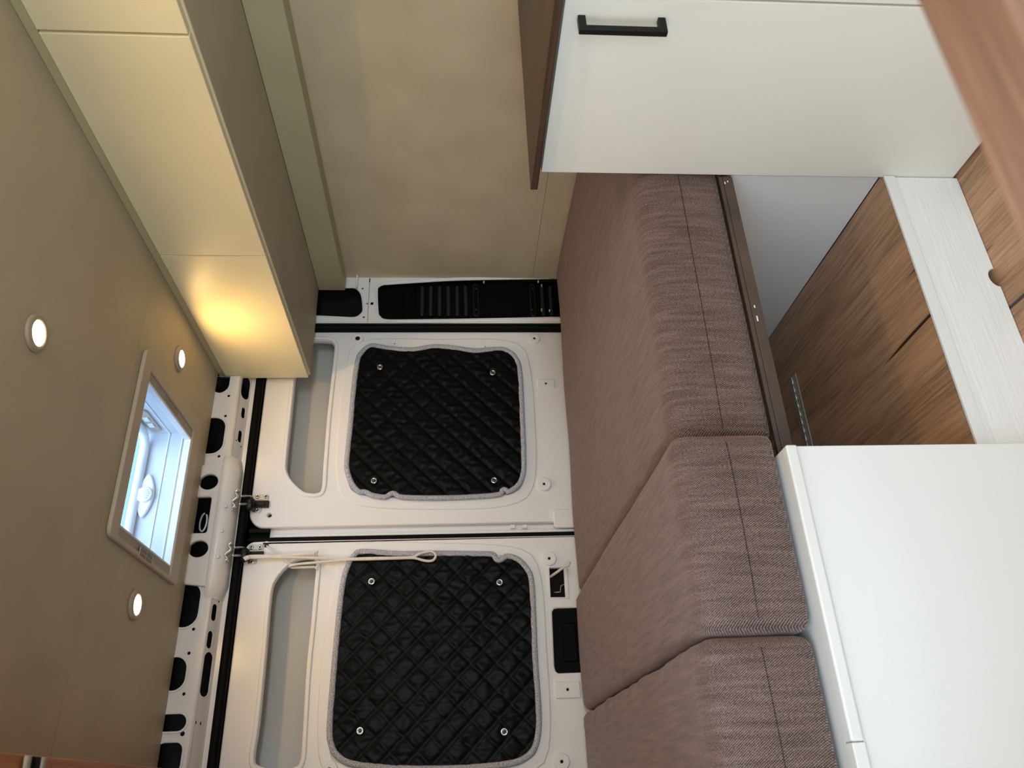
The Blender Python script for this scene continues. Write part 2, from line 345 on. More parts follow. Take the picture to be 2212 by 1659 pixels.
# hump over the latches
p1 = at(450, 1040, Y=2.390); p2 = at(427.6, 1185, Y=2.390); q = [at(405, 1073, Y=2.390), at(456.6, 1073, Y=2.390), at(445.6, 1151, Y=2.390), at(395, 1151, Y=2.390)]
rect_h = rrect((q[2].x+q[3].x)/2, (q[0].x+q[1].x)/2, min(q[1].z, q[2].z), H+0.822, 0.008)
plate_y('latch_hump', [(HUMP[0], H+0.729), (HUMP[1], H+0.729), (HUMP[1]-0.012, H+0.83), (HUMP[0]+0.012, H+0.83)], [circ(p1.x, p1.z, 0.026, 0.029), circ(p2.x, p2.z, 0.026, 0.029), rect_h], 2.390, 0.018, BODY, wre, 0.004)
hv = []
for x, k in ((HUMP[0]-0.03, 0), (HUMP[0]+0.012, 1), (HUMP[1]-0.012, 1), (HUMP[1]+0.03, 0)):
    prof = [(YH+0.002, 0.744), (YH-0.001, 0.736), (YH+0.001, 0.7245), (2.460, 0.7005), (2.463, 0.699)] if not k else [(2.391, 0.742), (2.3845, 0.737), (2.383, 0.716), (2.406, 0.694), (2.464, 0.690)]
    hv += [(x, y, H+z) for y, z in prof]
hf = [(i*5+j, i*5+j+1, (i+1)*5+j+1, (i+1)*5+j) for i in range(3) for j in range(4)]
o_ = mesh_obj('hump_nose', hv, hf, BODY, wre, True)
for (x, y) in ((487, 1093), (478, 1147), (470, 1203)):
    p = at(x, y, Y=2.384); lathe('spot_weld', [(0.006, 0), (0.005, 0.0015), (0.001, 0.002)], (p.x, 2.3842, p.z), (0, -1, 0.1), BODY, wre, 12)
# loop of wire seen inside the rectangular opening
p = at(440, 1125, Y=2.47)
tube('wire_loop', [(p.x + 0.03*math.cos(t)-0.005, 2.47+0.01*math.sin(t), p.z + 0.014*math.sin(t)) for t in [i*math.pi/9 for i in range(17)]], 0.003, BODY, wre, 6)

# right rear pillar with two openings
YP = 2.452
up_o = smooth_loop(pz([(600, 618), (700, 621), (748, 622), (764, 622), (773.5, 627.5), (780, 640), (783, 668), (778.5, 677.5), (766.5, 684.5), (740, 684), (686, 681.5), (600, 678)], YP), 4)
lo_o = smooth_loop(pz([(816, 628), (819, 620), (828, 615.5), (840, 614.5), (900, 610.5), (1003, 605), (1185, 602), (1330, 600), (1345, 640), (1330, 681), (1190, 684.5), (1025, 688), (880, 690), (834, 689.5), (822, 683.5), (817.5, 672.5)], YP), 4)
pd = []
for (x, y, r) in ((783.3, 623, 2.3), (793, 655.8, 2.0), (785.5, 685, 2.4)):
    p = at(x, y, Y=YP); pd.append(circ(p.x, p.z, r*0.0017, n=12))
p = at(803.5, 655.5, Y=YP); pd.append([(p.x-0.006, p.z-0.0055), (p.x+0.006, p.z-0.0055), (p.x+0.006, p.z+0.0055), (p.x-0.006, p.z+0.0055)])
plate_y('pillar_face', [(1.553, 0.1), (XR, 0.1), (XR, H+0.735), (1.553, H+0.735)], [up_o, lo_o] + pd, YP, 0.003, BODY, wre)
plate_y('pressed_lip', offset_loop(lo_o, 0.012), [offset_loop(lo_o, 0.004)], YP-0.004, 0.007, BODY, wre, 0.003)
plate_y('pressed_lip', offset_loop(up_o, 0.007), [offset_loop(up_o, 0.001)], YP-0.002, 0.004, BODY, wre, 0.0015)
p = at(798, 620, Y=YP); box('panel_joint', (1.556, YP-0.0015, p.z-0.0008), (XR-0.002, YP, p.z+0.0008), GREENEDGE, wre, 0)
box('joint_slit', (1.735, YP-0.002, p.z-0.002), (1.752, YP, p.z+0.002), CAV, wre, 0)
box('pillar_shelf', (1.70, 2.43, H+0.352), (1.755, YP, H+0.3585), BODY, wre, 0.002)
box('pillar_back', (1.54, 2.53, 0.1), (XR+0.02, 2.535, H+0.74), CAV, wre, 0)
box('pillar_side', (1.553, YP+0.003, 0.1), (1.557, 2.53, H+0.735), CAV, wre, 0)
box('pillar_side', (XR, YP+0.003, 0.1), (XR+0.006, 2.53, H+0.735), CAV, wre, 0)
tube('pillar_bead', [at(x, y, Y=YP-0.001) for x, y in ((830, 694.5), (880, 696), (960, 696), (1040, 693.5), (1120, 690.5), (1215, 687))], 0.0028, BODY, wre, 8)

# black louvred panel in the lower pillar opening
vp = thing('louvre_panel', (1.65, 2.475, 0.6), 'black ribbed plastic panel filling the rear pillar beside the bed', 'panel')
lp_in = offset_loop(lo_o, 0.014)
plate_y('backing', lp_in, [], 2.474, 0.004, PLA, vp)
def bar_px(nm, xc, y0, y1, wpx, Y, d, m, parent, bev):
    a = at(xc, y0, Y=Y); b = at(xc, y1, Y=Y); z = (a.z+b.z)/2; hw = wpx*0.0017/2
    return plate_y(nm, rrect(b.x, a.x, z-hw, z+hw, hw*0.95), [], Y, d, m, parent, bev)
for xc, m_ in ((850, PLA), (868, PLA), (893, PLA), (912, PLG), (930.5, PLG), (949.5, PLG), (968.5, PLG), (987.5, PLG), (1006, PLG), (1172, PLG), (1190, PLG)):
    bar_px('louvre', xc, 617, 682, 8, 2.466, 0.008, m_, vp, 0.003)
for xc in (1028, 1150.5):
    r_ = bar_px('recess_rim', xc, 613, 683, 12, 2.4695, 0.005, PLG, vp, 0.002)
    r2 = bar_px('recess_floor', xc, 615.5, 680.5, 8.5, 2.4690, 0.002, PLA, vp, 0.0005)
    for yy in (623, 669):
        p = at(xc, yy, Y=2.466); lathe('rivet', [(0.005, 0), (0.0045, 0.002), (0.002, 0.003)], (p.x, 2.468, p.z), (0, -1, 0), PLG, vp, 12)
pa = pz([(1046, 610), (1118, 609), (1126, 616), (1125, 676), (1118, 682), (1046, 684)], 2.469)
plate_y('flat_field', pa, [], 2.469, 0.004, PLA, vp, 0.0015)
for x, y in ((1045, 609.5), (1162.5, 608.5), (1187, 671)):
    p = at(x, y, Y=2.466); box('bright_clip', (p.x-0.004, 2.462, p.z-0.002), (p.x+0.004, 2.470, p.z+0.002), BODY, vp, 0.0008)
for xc in (1170, ):
    for yy in (617, 669):
        p = at(xc, yy, Y=2.463); box('bright_clip', (p.x-0.006, 2.461, p.z-0.002), (p.x+0.006, 2.467, p.z+0.002), SKIN, vp, 0.0008)

# ------------------------------------------------------------------ door seal
XS0, XS1, ZS = -0.002, 1.536, H+0.672
sl = rrect(XS0, XS1, 0.12, ZS, 0.05, 10)
seal = tag(tube('trim_2', [(x, 2.457, z) for x, z in sl], 0.0145, RUB, None, 10, True), 'black rubber seal running around the rear door opening', 'seal', kind='structure')

# ------------------------------------------------------------------ rear doors
YD = 2.464
slotA = smooth_loop(pz([(648, 745), (640, 790), (637, 823), (630, 892), (619.5, 995), (620.5, 1019), (631, 1038), (652, 1058), (664, 1063.5), (684, 1064.5), (694, 1054), (698, 1000), (706, 900), (714, 825), (721.5, 755), (719, 742), (708, 736), (665, 736)], YD), 4)
slotB = smooth_loop(pz([(550, 1637), (561, 1560), (575, 1421), (587, 1285), (597, 1253), (613, 1232), (632, 1216), (647, 1209.5), (667, 1207), (679, 1211), (682, 1226), (678, 1270), (671, 1347), (661, 1445), (652, 1590), (648, 1640), (636, 1657), (600, 1662), (561, 1655)], YD), 4)
padA = [(769, 781), (781, 758), (800, 745), (820, 746), (841, 750), (890, 753), (939, 746), (985, 750), (1025, 756), (1066, 752), (1093, 754), (1115, 771), (1126, 800), (1131, 890), (1135, 998), (1131, 1034), (1118, 1055), (1097, 1067), (1089, 1061), (1080, 1072), (1025, 1077), (944, 1080), (868, 1078), (849, 1070), (832, 1078), (803, 1074), (788, 1067), (773, 1066), (757, 1047), (747, 1020), (746, 993), (754, 917), (760, 849)]
padB = [(762, 1198), (783, 1188), (861, 1193), (942, 1192), (1030, 1193), (1066, 1195), (1077, 1207), (1095, 1198), (1121, 1206), (1141, 1227), (1152, 1256), (1157, 1347), (1160, 1422), (1167, 1526), (1167, 1581), (1157, 1620), (1134, 1643), (1098, 1655), (1020, 1663), (930, 1666), (840, 1664), (760, 1655), (728, 1638), (713, 1614), (708, 1575), (715, 1477), (725, 1364), (736, 1266), (747, 1224)]
winA = smooth_loop(pz([(775, 790), (800, 757), (950, 756), (1090, 758), (1118, 790), (1128, 900), (1128, 1030), (1090, 1066), (950, 1073), (790, 1066), (757, 1030), (760, 900)], YD), 4)
winB = smooth_loop(pz([(757, 1240), (785, 1200), (940, 1200), (1100, 1208), (1140, 1245), (1152, 1400), (1158, 1590), (1120, 1640), (930, 1655), (750, 1645), (718, 1600), (728, 1400)], YD), 4)

def boss(x, y, rpx, hpx, d):
    p = at(x, y, Y=YD)
    r, h = rpx*0.00165, hpx*0.00165
    plate_y('boss', circ(p.x, p.z, r), [circ(p.x, p.z, h, n=12)], YD-0.009, 0.0105, BODY, d, 0.003)
    plate_y('boss_hole', circ(p.x, p.z, h+0.0005, n=12), [], YD-0.007, 0.001, CAV, d)
def tab(x, y, wx, wy, d, h=2.5):
    p = at(x, y, Y=YD); a, b = wy*0.0017/2, wx*0.0017/2
    plate_y('pressed_tab', rrect(p.x-a, p.x+a, p.z-b, p.z+b, 0.004), [circ(p.x, p.z, h*0.0016, n=12)], YD-0.006, 0.007, BODY, d, 0.0022)
    plate_y('tab_hole', circ(p.x, p.z, h*0.0017, n=12), [], YD-0.004, 0.0006, CAV, d)
def latch(d, px):
    "px: dict of traced places on the door plane"
    for (x0, x1, y0, y1) in px['plates']:
        a = at(x0, y0, Y=YD); b = at(x1, y1, Y=YD)
        pl = plate_y('latch_plate', rrect(b.x, a.x, b.z, a.z, 0.006), [], YD-0.004, 0.004, STEEL, d, 0.001)
    for (x, y) in px['bolts']:
        p = at(x, y, Y=YD-0.005); bo = lathe('bolt', [(0.0072, 0), (0.0072, 0.002), (0.0055, 0.004), (0.0034, 0.0042), (0.0030, 0.0025), (0.001, 0.002)], (p.x, YD-0.004, p.z), (0, -1, 0), CHROME, d, 16)
        lathe('bolt_socket', [(0.0028, 0), (0.0028, 0.0012)], (p.x, YD-0.0066, p.z), (0, -1, 0), CAV, bo, 6)
    x0, x1, y0, y1 = px['body']; a = at(x0, y0, Y=YD-0.008); b = at(x1, y1, Y=YD-0.008)
    bo = box('latch_body', (b.x, YD-0.010, b.z), (a.x, YD, a.z), BLKM, d, 0.002)
    box('latch_ridge', (b.x+0.006, YD-0.014, b.z+0.012), (a.x-0.006, YD-0.010, a.z-0.004), BLKM, bo, 0.0015)
    x0, x1, y0, y1 = px['hook']; a = at(x0, y0, Y=YD-0.03); b = at(x1, y1, Y=YD-0.03); zc = (a.z+b.z)/2; r = (a.z-b.z)/2
    tube('hook_roller', [(b.x, YD-0.024, zc-0.004), (b.x+0.008, YD-0.026, zc), (a.x-0.008, YD-0.026, zc+0.001), (a.x, YD-0.024, zc-0.002)], lambda t: r*(0.75+0.25*math.sin(math.pi*t)), BLKM, d, 12)
    for k, (xa, xb, y) in enumerate(px['arms']):
        p = at(xa, y, Y=2.404); e = at(xb, y, Y=YD-0.03)
        tube('wire_arm', [p, ((p.x*0.7+e.x*0.3), 2.412, p.z*0.7+e.z*0.3), (e.x, YD-0.032, e.z), (e.x-0.007 if k else e.x, YD-0.022, e.z-0.010)], 0.0036, STEEL, d, 8)
    x0, x1, y0, y1 = px['striker']; pts = []
    for i in range(25):
        t = i/24; p = at(x1 + (x0-x1)*t, y0 + (y1-y0)*t, Y=2.400); wv = 0.006*math.sin(t*math.pi*4.0) if 0.12 < t < 0.88 else 0
        pts.append((p.x, 2.399, p.z + wv))
    tube('striker_plate', pts, 0.0042, STEEL, d, 8, flat=((0, 1, 0), 2.6))
    for t in (0.02, 0.98):
        p = at(x1 + (x0-x1)*t, y0 + (y1-y0)*t, Y=2.396); lathe('striker_screw', [(0.0055, 0), (0.005, 0.002), (0.002, 0.003)], (p.x, 2.3965, p.z), (0, -0.7, -0.7), STEEL, d, 10)

ZB = 0.14
dA = struct(empty('door_1', (1.15, YD, ZB)), 'white steel rear door half under the overhead cupboard', 'door')
outA = [(1.523, ZB), (1.523, H+0.654), (0.84, H+0.656)] + [(0.84 - 0.054*math.sin(t), H+0.602 + 0.054*math.cos(t)) for t in [i*math.pi/16 for i in range(1, 9)]] + [(0.786, ZB)]
p = at(581.6, 1112.3, Y=YD); holeA = circ(p.x, p.z, 0.0068, n=14)
plate_y('inner_panel', outA, [slotA, winA, holeA], YD, 0.028, BODY, dA, 0.006)
plate_y('slot_lip', offset_loop(slotA, 0.016), [offset_loop(slotA, 0.0015)], YD-0.0045, 0.010, BODY, dA, 0.004)
plate_y('window_surround', offset_loop(winA, 0.045), [offset_loop(winA, 0.006)], YD-0.004, 0.008, BODY, dA, 0.0038)
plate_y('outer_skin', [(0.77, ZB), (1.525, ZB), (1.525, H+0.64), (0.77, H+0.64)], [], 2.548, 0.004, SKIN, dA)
box('edge_lip', (0.757, YD+0.026, ZB), (0.790, YD+0.034, H+0.59), BODY, dA, 0.003)
box('edge_lip_return', (0.7565, YD+0.010, ZB), (0.7665, YD+0.03, H+0.575), BODY, dA, 0.003)
p = at(570, 1133, Y=YD); box('catch_recess', (0.772, YD+0.002, H+0.585), (0.784, YD+0.012, H+0.652), CAV, dA, 0.003)
for x, y, r, h in ((773, 733, 13, 5), (1154, 733, 12.5, 2.5), (1175, 1047, 14.5, 2.5)): boss(x, y, r, h, dA)
tab(1179, 829.5, 36, 20, dA)
for x, y in ((852.5, 742.5), (1048, 749)):
    p = at(x, y, Y=YD-0.006); plate_y('pin_hole', circ(p.x, p.z, 0.0022, n=8), [], YD-0.0065, 0.0004, CAV, dA)
p0, p1 = at(1194, 1101, Y=YD), at(1245, 1150, Y=YD)
plate_y('corner_bracket', rrect(0.765, p0.x, p1.z-0.05, p0.z, 0.012), [], YD-0.008, 0.010, BODY, dA, 0.004)
for x in (1108, 1133):
    p = at(x, 1135.5, Y=YD+0.008); box('pressed_notch', (p.x-0.008, YD+0.006, p.z-0.009), (p.x+0.004, YD+0.013, p.z+0.009), BODY, dA, 0.003)
p = at(574, 1133, Y=YD+0.005)
lt = latch(dA, dict(plates=[(549, 580, 1069, 1081), (546, 564, 1095, 1108)], bolts=[(556.7, 1072.5), (574.7, 1072.5), (555.5, 1102.7)], body=(548, 580, 1082, 1096), hook=(532, 549, 1077, 1101), arms=[(519, 538, 1072), (516, 536, 1089)], striker=(503, 515, 1058, 1101)))

dB = struct(empty('door_2', (0.37, YD, ZB)), 'white steel rear door half with the cord hanging on it', 'door')
outB = [(0.742, ZB), (0.742, H+0.618)] + [(0.712 + 0.030*math.cos(t), H+0.626 + 0.030*math.sin(t)) for t in [i*math.pi/16 for i in range(1, 9)]] + [(0.06, H+0.656)] + [(0.06 - 0.048*math.sin(t), H+0.608 + 0.048*math.cos(t)) for t in [i*math.pi/16 for i in range(1, 9)]] + [(0.012, ZB)]
p = at(575, 1177, Y=YD); holeB = circ(p.x, p.z, 0.0068, n=14)
rh = [pz([q_], YD)[0] for q_ in ((1187, 1227), (1218, 1226), (1222, 1290), (1190, 1290))]
bh = pz([(1193, 1322), (1197, 1315), (1205, 1313.5), (1260, 1311), (1268, 1452), (1206, 1454), (1201, 1450), (1198, 1440)], YD)
plate_y('inner_panel', outB, [slotB, winB, holeB, rh, bh], YD, 0.02, BODY, dB, 0.005)
plate_y('slot_lip', offset_loop(slotB, 0.016), [offset_loop(slotB, 0.0015)], YD-0.0045, 0.010, BODY, dB, 0.004)
plate_y('window_surround', offset_loop(winB, 0.042), [offset_loop(winB, 0.006)], YD-0.004, 0.008, BODY, dB, 0.0038)
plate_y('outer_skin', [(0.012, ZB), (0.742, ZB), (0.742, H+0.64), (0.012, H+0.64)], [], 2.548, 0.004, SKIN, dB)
plate_y('access_lip', offset_loop(rh, 0.012), [offset_loop(rh, 0.001)], YD-0.003, 0.006, BODY, dB, 0.002)
plate_y('cavity_lining', offset_loop(rh, 0.03), [], YD+0.03, 0.002, CAV, dB)
plate_y('handle_pocket', offset_loop(bh, 0.004), [], YD+0.012, 0.006, PLA, dB, 0.001)
hp = at(1225, 1385, Y=YD); box('pocket_grip', (hp.x-0.06, YD+0.002, hp.z-0.03), (hp.x+0.055, YD+0.012, hp.z+0.012), PLA, dB, 0.003)
p = at(1210, 1279, Y=YD+0.02); tube('latch_rod', [(p.x, YD+0.02, p.z+0.02), (p.x, YD+0.02, p.z), (p.x+0.02, YD+0.02, p.z-0.004), (p.x+0.028, YD+0.02, p.z-0.024)], 0.0018, STEEL, dB, 6)
for x, y, r, h in ((1186, 1207.5, 14, 2.5), (1213, 1645.5, 14, 2.5), (712, 1662, 14, 2.5)): boss(x, y, r, h, dB)
tab(1226, 1490, 44, 28, dB)
latch(dB, dict(plates=[(538.5, 570, 1177, 1188), (536, 554, 1207, 1219)], bolts=[(543, 1182), (562, 1182), (543.4, 1213.6)], body=(538, 569, 1191, 1199), hook=(520, 538, 1186, 1212), arms=[(505, 522, 1183), (501, 521, 1200)], striker=(487, 501, 1172, 1215)))
# middle seal between the doors
struct(box('trim_3', (0.7435, 2.470, ZB), (0.7562, 2.494, H+0.655), RUB, bev=0.003), 'black rubber strip in the gap between the rear doors', 'seal')
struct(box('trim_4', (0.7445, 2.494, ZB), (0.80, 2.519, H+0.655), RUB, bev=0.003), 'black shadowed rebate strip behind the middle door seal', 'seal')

# ------------------------------------------------------------------ quilted window blinds
def inside(p, poly):
    c = False; j = len(poly)-1; x, z = p
    for i in range(len(poly)):
        a, b = poly[i], poly[j]
        if (a[1] > z) != (b[1] > z) and x < (b[0]-a[0])*(z-a[1])/(b[1]-a[1]) + a[0]: c = not c
        j = i
    return c
def blind(name, loop_px, cups, main, label):
    YQ = 2.4545
    lp = smooth_loop(pz(loop_px, YQ), 6); zs = [q_[1] for q_ in lp]; xs = [q_[0] for q_ in lp]
    t = thing(name, (sum(xs)/len(xs), YQ, min(zs)), label, 'window blind', 'quilted blinds on the rear door windows')
    inn = offset_loop(lp, -0.006); stp = 0.0046; s = 0.055*math.sqrt(2)
    nx = int((max(xs)-min(xs))/stp)+1; nz = int((max(zs)-min(zs))/stp)+1
    V = []; idx = {}; x0, z0 = min(xs), min(zs); cc = [(at(x, y, Y=YQ).x, at(x, y, Y=YQ).z) for x, y in cups]
    def hgt(x, z):
        a, b = (x+z)/s, (x-z)/s
        da = abs(a-round(a))*2; db = abs(b-round(b))*2
        if main == 0: da, db = db, da
        puff = 0.0050*(min(1, da*2.6)**0.5)*(0.40+0.60*min(1, db*3.0)**0.5)
        wr = noise.noise(Vector((x*70, z*24, 3.1)))*0.0022 + noise.noise(Vector((x*60, z*50, 9.7)))*0.0010
        h = puff*(1 + 0.25*noise.noise(Vector((x*16, z*16, 1)))) + wr*min(1, da*2)
        for (u_, v_) in cc:
            d2 = math.hypot(x-u_, z-v_)
            h *= 1-math.exp(-(d2/0.012)**2)
        return h
    for i in range(nx):
        for k in range(nz):
            x, z = x0+i*stp, z0+k*stp
            if inside((x, z), inn): idx[i, k] = len(V); V.append((x, YQ-hgt(x, z), z))
    F = [(idx[i, k], idx[i+1, k], idx[i+1, k+1], idx[i, k+1]) for (i, k) in idx if (i+1, k) in idx and (i+1, k+1) in idx and (i, k+1) in idx]
    mesh_obj('quilted_panel', V, F, NYL, t, True)
    plate_y('backing_sheet', offset_loop(lp, -0.004), [], YQ-0.0002, 0.002, NYL, t)
    tube('edge_binding', [(x, YQ-0.004 + 0.002*noise.noise(Vector((x*9, z*9, 0))), z) for x, z in offset_loop(lp, -0.006)], 0.0088, BIND, t, 8, True, flat=((0, 1, 0), 0.6))
    for (u_, v_) in cc:
        c_ = lathe('suction_cup', [(0.0105, 0), (0.0105, 0.003), (0.0085, 0.0045), (0.0065, 0.003), (0.006, 0.002)], (u_, YQ-0.004, v_), (0, -1, 0), CHROME, t, 20)
        lathe('cup_centre', [(0.006, 0), (0.005, 0.004), (0.003, 0.006), (0.001, 0.0063)], (u_, YQ-0.005, v_), (0, -1, 0), CUP, c_, 14)
    return t
blind('quilted_blind', padA, [(821, 795), (1064, 807), (808, 1040), (1067, 1039)], 0, 'black quilted window blind on the door half under the overhead cupboard')
blind('quilted_blind', padB, [(803, 1257), (1079, 1259), (778, 1579), (1089, 1581)], 1, 'black quilted window blind with the cord loop hanging over its edge')

# ------------------------------------------------------------------ cord and cable tie
rp = thing('cord', tuple(at(600, 1203, Y=2.44)), 'cream cotton cord looped around the rear door latch', 'cord')
def rope(nm, px, y=2.4385, r=0.0042):
    ctrl = [tuple(at(a, b, Y=y if len(q_) < 3 else q_[2])) for q_ in px for a, b in [q_[:2]]]
    P = smooth_loop(ctrl, 8, False); L_ = [0]
    for i in range(1, len(P)): L_.append(L_[-1] + (Vector(P[i])-Vector(P[i-1])).length)
    n = max(8, int(L_[-1]/0.0016)); Q = []; j = 0
    for i in range(n+1):
        d = L_[-1]*i/n
        while j < len(P)-2 and L_[j+1] < d: j += 1
        t = (d-L_[j])/max(1e-9, L_[j+1]-L_[j]); Q.append(Vector(P[j]).lerp(Vector(P[j+1]), t))
    for s in range(3):
        pts = []
        for i, p_ in enumerate(Q):
            tg = (Q[min(i+1, n)]-Q[max(i-1, 0)]).normalized(); u_ = tg.cross(Vector((0, 1, 0.01))).normalized(); v_ = tg.cross(u_)
            an = 2*math.pi*(L_[-1]*i/n/0.011 + s/3); pts.append(p_ + (u_*math.cos(an)+v_*math.sin(an))*r*0.5)
        tube(nm, pts, r*0.58, ROPE, rp, 6)
rope('strand', [(527, 1206, 2.425), (533, 1203, 2.425), (546, 1201, 2.434), (580, 1200.5), (620, 1199.5), (660, 1197), (680, 1196)])
rope('strand', [(529, 1209, 2.425), (536, 1206, 2.425), (548, 1204.5, 2.434), (600, 1204), (650, 1204.5), (700, 1206), (750, 1207.5), (790, 1206), (850, 1205), (890, 1203.5), (905, 1197), (920, 1192.5), (932, 1191.5), (940, 1196), (941, 1203), (936, 1210), (926, 1212), (912, 1210), (893, 1205.5), (850, 1206.5), (800, 1208), (750, 1209.5), (690, 1214.5), (650, 1218), (630, 1221), (626, 1224, 2.452), (634, 1226, 2.455), (655, 1225.5, 2.455), (680, 1225, 2.455)])
rope('strand', [(576, 1179, 2.462), (590, 1189, 2.455), (608, 1203, 2.450), (622, 1215, 2.450), (631, 1222, 2.450)], r=0.0028)
for (x, y, dy) in ((682, 1196, -1), (682, 1226, 1)):
    for k in range(9):
        a = at(x-3, y, Y=2.446); b = at(x+4+random.random()*3, y-6+1.5*k+random.random(), Y=2.446)
        tube('frayed_end', [a, b], 0.0011, ROPE, rp, 5)
zt = thing('cable_tie', tuple(at(1210, 1231, Y=2.44)), 'milky white cable tie poking out of the door opening beside the cushion', 'cable tie')
a, b = at(1189, 1246, Y=2.458), at(1231, 1216, Y=2.40)
tube('tie_strap', [a, a.lerp(b, .33), a.lerp(b, .66), b], 0.0042, ZIP, zt, 8, flat=((0, 1, 0), 0.4))
b2 = a.lerp(b, 0.86); box('tie_head', (b2.x-0.006, b2.y-0.004, b2.z-0.008), (b2.x+0.004, b2.y+0.005, b2.z+0.002), ZIP, zt, 0.002)

# ------------------------------------------------------------------ roof light
win = struct(empty('window_1', ((SX0+SX1)/2, (SY0+SY1)/2, ZC)), 'open square roof light with a cream frame', 'roof light')
plate_z('frame', rrect(0.566, 1.072, 1.806, 2.305, 0.022), [rrect(SX0-0.025, SX1+0.026, SY0, SY1, 0.004)], ZC-0.012, 0.0115, FRAME, win, 0.003)
zf = ZC-0.0075
for nm, xa, xb in (('blind_cassette', SX1+0.002, SX1+0.0255), ('blind_cassette', SX0-0.0245, SX0-0.002)):
    cs = box(nm, (xa, SY0+0.002, zf), (xb, SY1-0.002, zf+0.012), CASS, win, 0.002)
    box('finger_pull', (xa+0.006, SY0+0.13, zf-0.0012), (xb-0.005, SY0+0.24, zf+0.002), GREY, cs, 0.001)
box('white_rail', (SX1-0.006, SY0, ZC-0.008), (SX1+0.001, SY1, ZC+0.012), SKYW, win, 0.002)
box('white_rail', (SX0-0.001, SY0, ZC-0.008), (SX0+0.004, SY1, ZC+0.012), SKYW, win, 0.002)
box('white_rail', (SX0, SY1-0.004, ZC-0.008), (SX1, SY1+0.001, ZC+0.012), SKYW, win, 0.002)
# shaft: flared walls with pressed lines, rounded rim and clear dome
ZT = H+0.935; fx0, fx1, fy0, fy1 = 0.585, 1.03, 1.835, 2.262
for nm, lo, hi in (('shaft_wall', (fx0, fy1, ZC+0.004), (fx1, fy1+0.006, ZT+0.008)), ('shaft_wall', (fx0, fy0-0.006, ZC+0.004), (fx1, fy0, ZT+0.008)), ('shaft_wall', (fx1, fy0-0.006, ZC+0.004), (fx1+0.006, fy1+0.006, ZT+0.008)), ('shaft_wall', (fx0-0.006, fy0-0.006, ZC+0.004), (fx0, fy1+0.006, ZT+0.008))):
    box(nm, lo, hi, SHAFT, win, 0)
for zz in (0.831, 0.872):
    tube('pressed_line', [(x, y, H+zz) for x, y in rrect(fx0+0.001, fx1-0.001, fy0+0.001, fy1-0.001, 0.004, 2)], 0.0022, SKYW, win, 6, True)
box('fly_screen_track', (fx0+0.002, fy1-0.024, ZC+0.004), (fx1-0.002, fy1-0.004, ZC+0.010), FRAME, win, 0.001)
tube('dome_rim', [(x, y, ZT) for x, y in rrect(fx0+0.013, fx1-0.013, fy0+0.013, fy1-0.013, 0.05, 8)], 0.0135, SKYW, win, 12, True)
# shallow dome
dv = []; df = []; nn = 12
for i in range(nn+1):
    for j in range(nn+1):
        a, b = i/nn*2-1, j/nn*2-1
        dv.append(((fx0+fx1)/2 + a*0.235, (fy0+fy1)/2 + b*0.228, ZT+0.010 + 0.05*(1-a*a)*(1-b*b)))
for i in range(nn):
    for j in range(nn): df.append((i*(nn+1)+j, i*(nn+1)+j+1, (i+1)*(nn+1)+j+1, (i+1)*(nn+1)+j))
o_ = mesh_obj('dome_pane', dv, df, GLASS, win, True)
# winder knobs
def knob(c, ax, u):
    A, U_ = Vector(ax), Vector(u); Z_ = Vector((0, 0, 1)); c = Vector(c)
    lp = [(0.068*math.cos(t), 0.024*math.sin(t)*(1-0.35*math.cos(t)**2)) for t in [i*2*math.pi/28 for i in range(28)]]
    pl = plate('knob_plate', lp, [], c + A*0.012, U_, Z_, A, 0.012, SKYW, win, 0.004)
    kb = lathe('knob', [(0.023, 0), (0.024, 0.006), (0.021, 0.010), (0.018, 0.009), (0.001, 0.009)], c + A*0.012, A, SKYW, pl, 24)
    for k in range(-2, 3):
        h = math.sqrt(max(0, 0.017**2-(k*0.006)**2)); a = c + A*0.0215 + U_*(k*0.006)
        tube('knob_rib', [a - Z_*h, a + Z_*h], 0.0016, SKYW, win, 6)
knob((0.825, fy1, H+0.908), (0, -1, 0), (1, 0, 0))
sc = plate('switch_plate', rrect(-0.075, 0.075, -0.016, 0.016, 0.015), [], (fx1-0.006, 2.165, H+0.902), (0, 1, 0), (0, 0, 1), (-1, 0, 0), 0.006, FRAME, win, 0.002)
for k in (-0.02, 0.022): box('switch_button', (fx1-0.010, 2.165+k-0.012, H+0.894), (fx1-0.0055, 2.165+k+0.012, H+0.910), SKYW, sc, 0.0015)
# printed label on the frame
lb = box('printed_label', (0.566+0.003, 1.992, ZC-0.0126), (0.5925, 2.086, ZC-0.0118), STICK, win, 0)
for i in range(2):
    for j in range(2):
        box('print_block', (0.571+j*0.011, 1.997+i*0.044, ZC-0.0129), (0.5805+j*0.011, 2.037+i*0.044, ZC-0.0125), STICKD, lb, 0)

# ------------------------------------------------------------------ ceiling lamps
def lamp(x, y, label):
    t = thing('ceiling_lamp', (x, y, ZC), label, 'lamp', 'round warm ceiling lamps')
    lathe('lamp_rim', [(0.038, 0), (0.038, 0.004), (0.035, 0.008), (0.0265, 0.0095), (0.0255, 0.006)], (x, y, ZC-0.0002), (0, 0, -1), RIM, t, 32)
    lathe('lamp_lens', [(0.0255, 0), (0.0245, 0.002), (0.017, 0.0035), (0.001, 0.004)], (x, y, ZC-0.006), (0, 0, -1), LENS, t, 32)
    l = bpy.data.lights.new('lamp_light', 'AREA'); l.shape = 'DISK'; l.size = 0.05; l.energy = 1.28; l.spread = math.radians(170); l.color = (1.0, 0.61, 0.21)
    o = bpy.data.objects.new('lamp_light', l); o.location = (x, y, ZC-0.016); link(o, t)
lamp(0.823, 1.336, 'round glowing ceiling lamp farthest from the roof light')
lamp(1.174, 2.050, 'round glowing ceiling lamp between the roof light and the overhead cupboard')
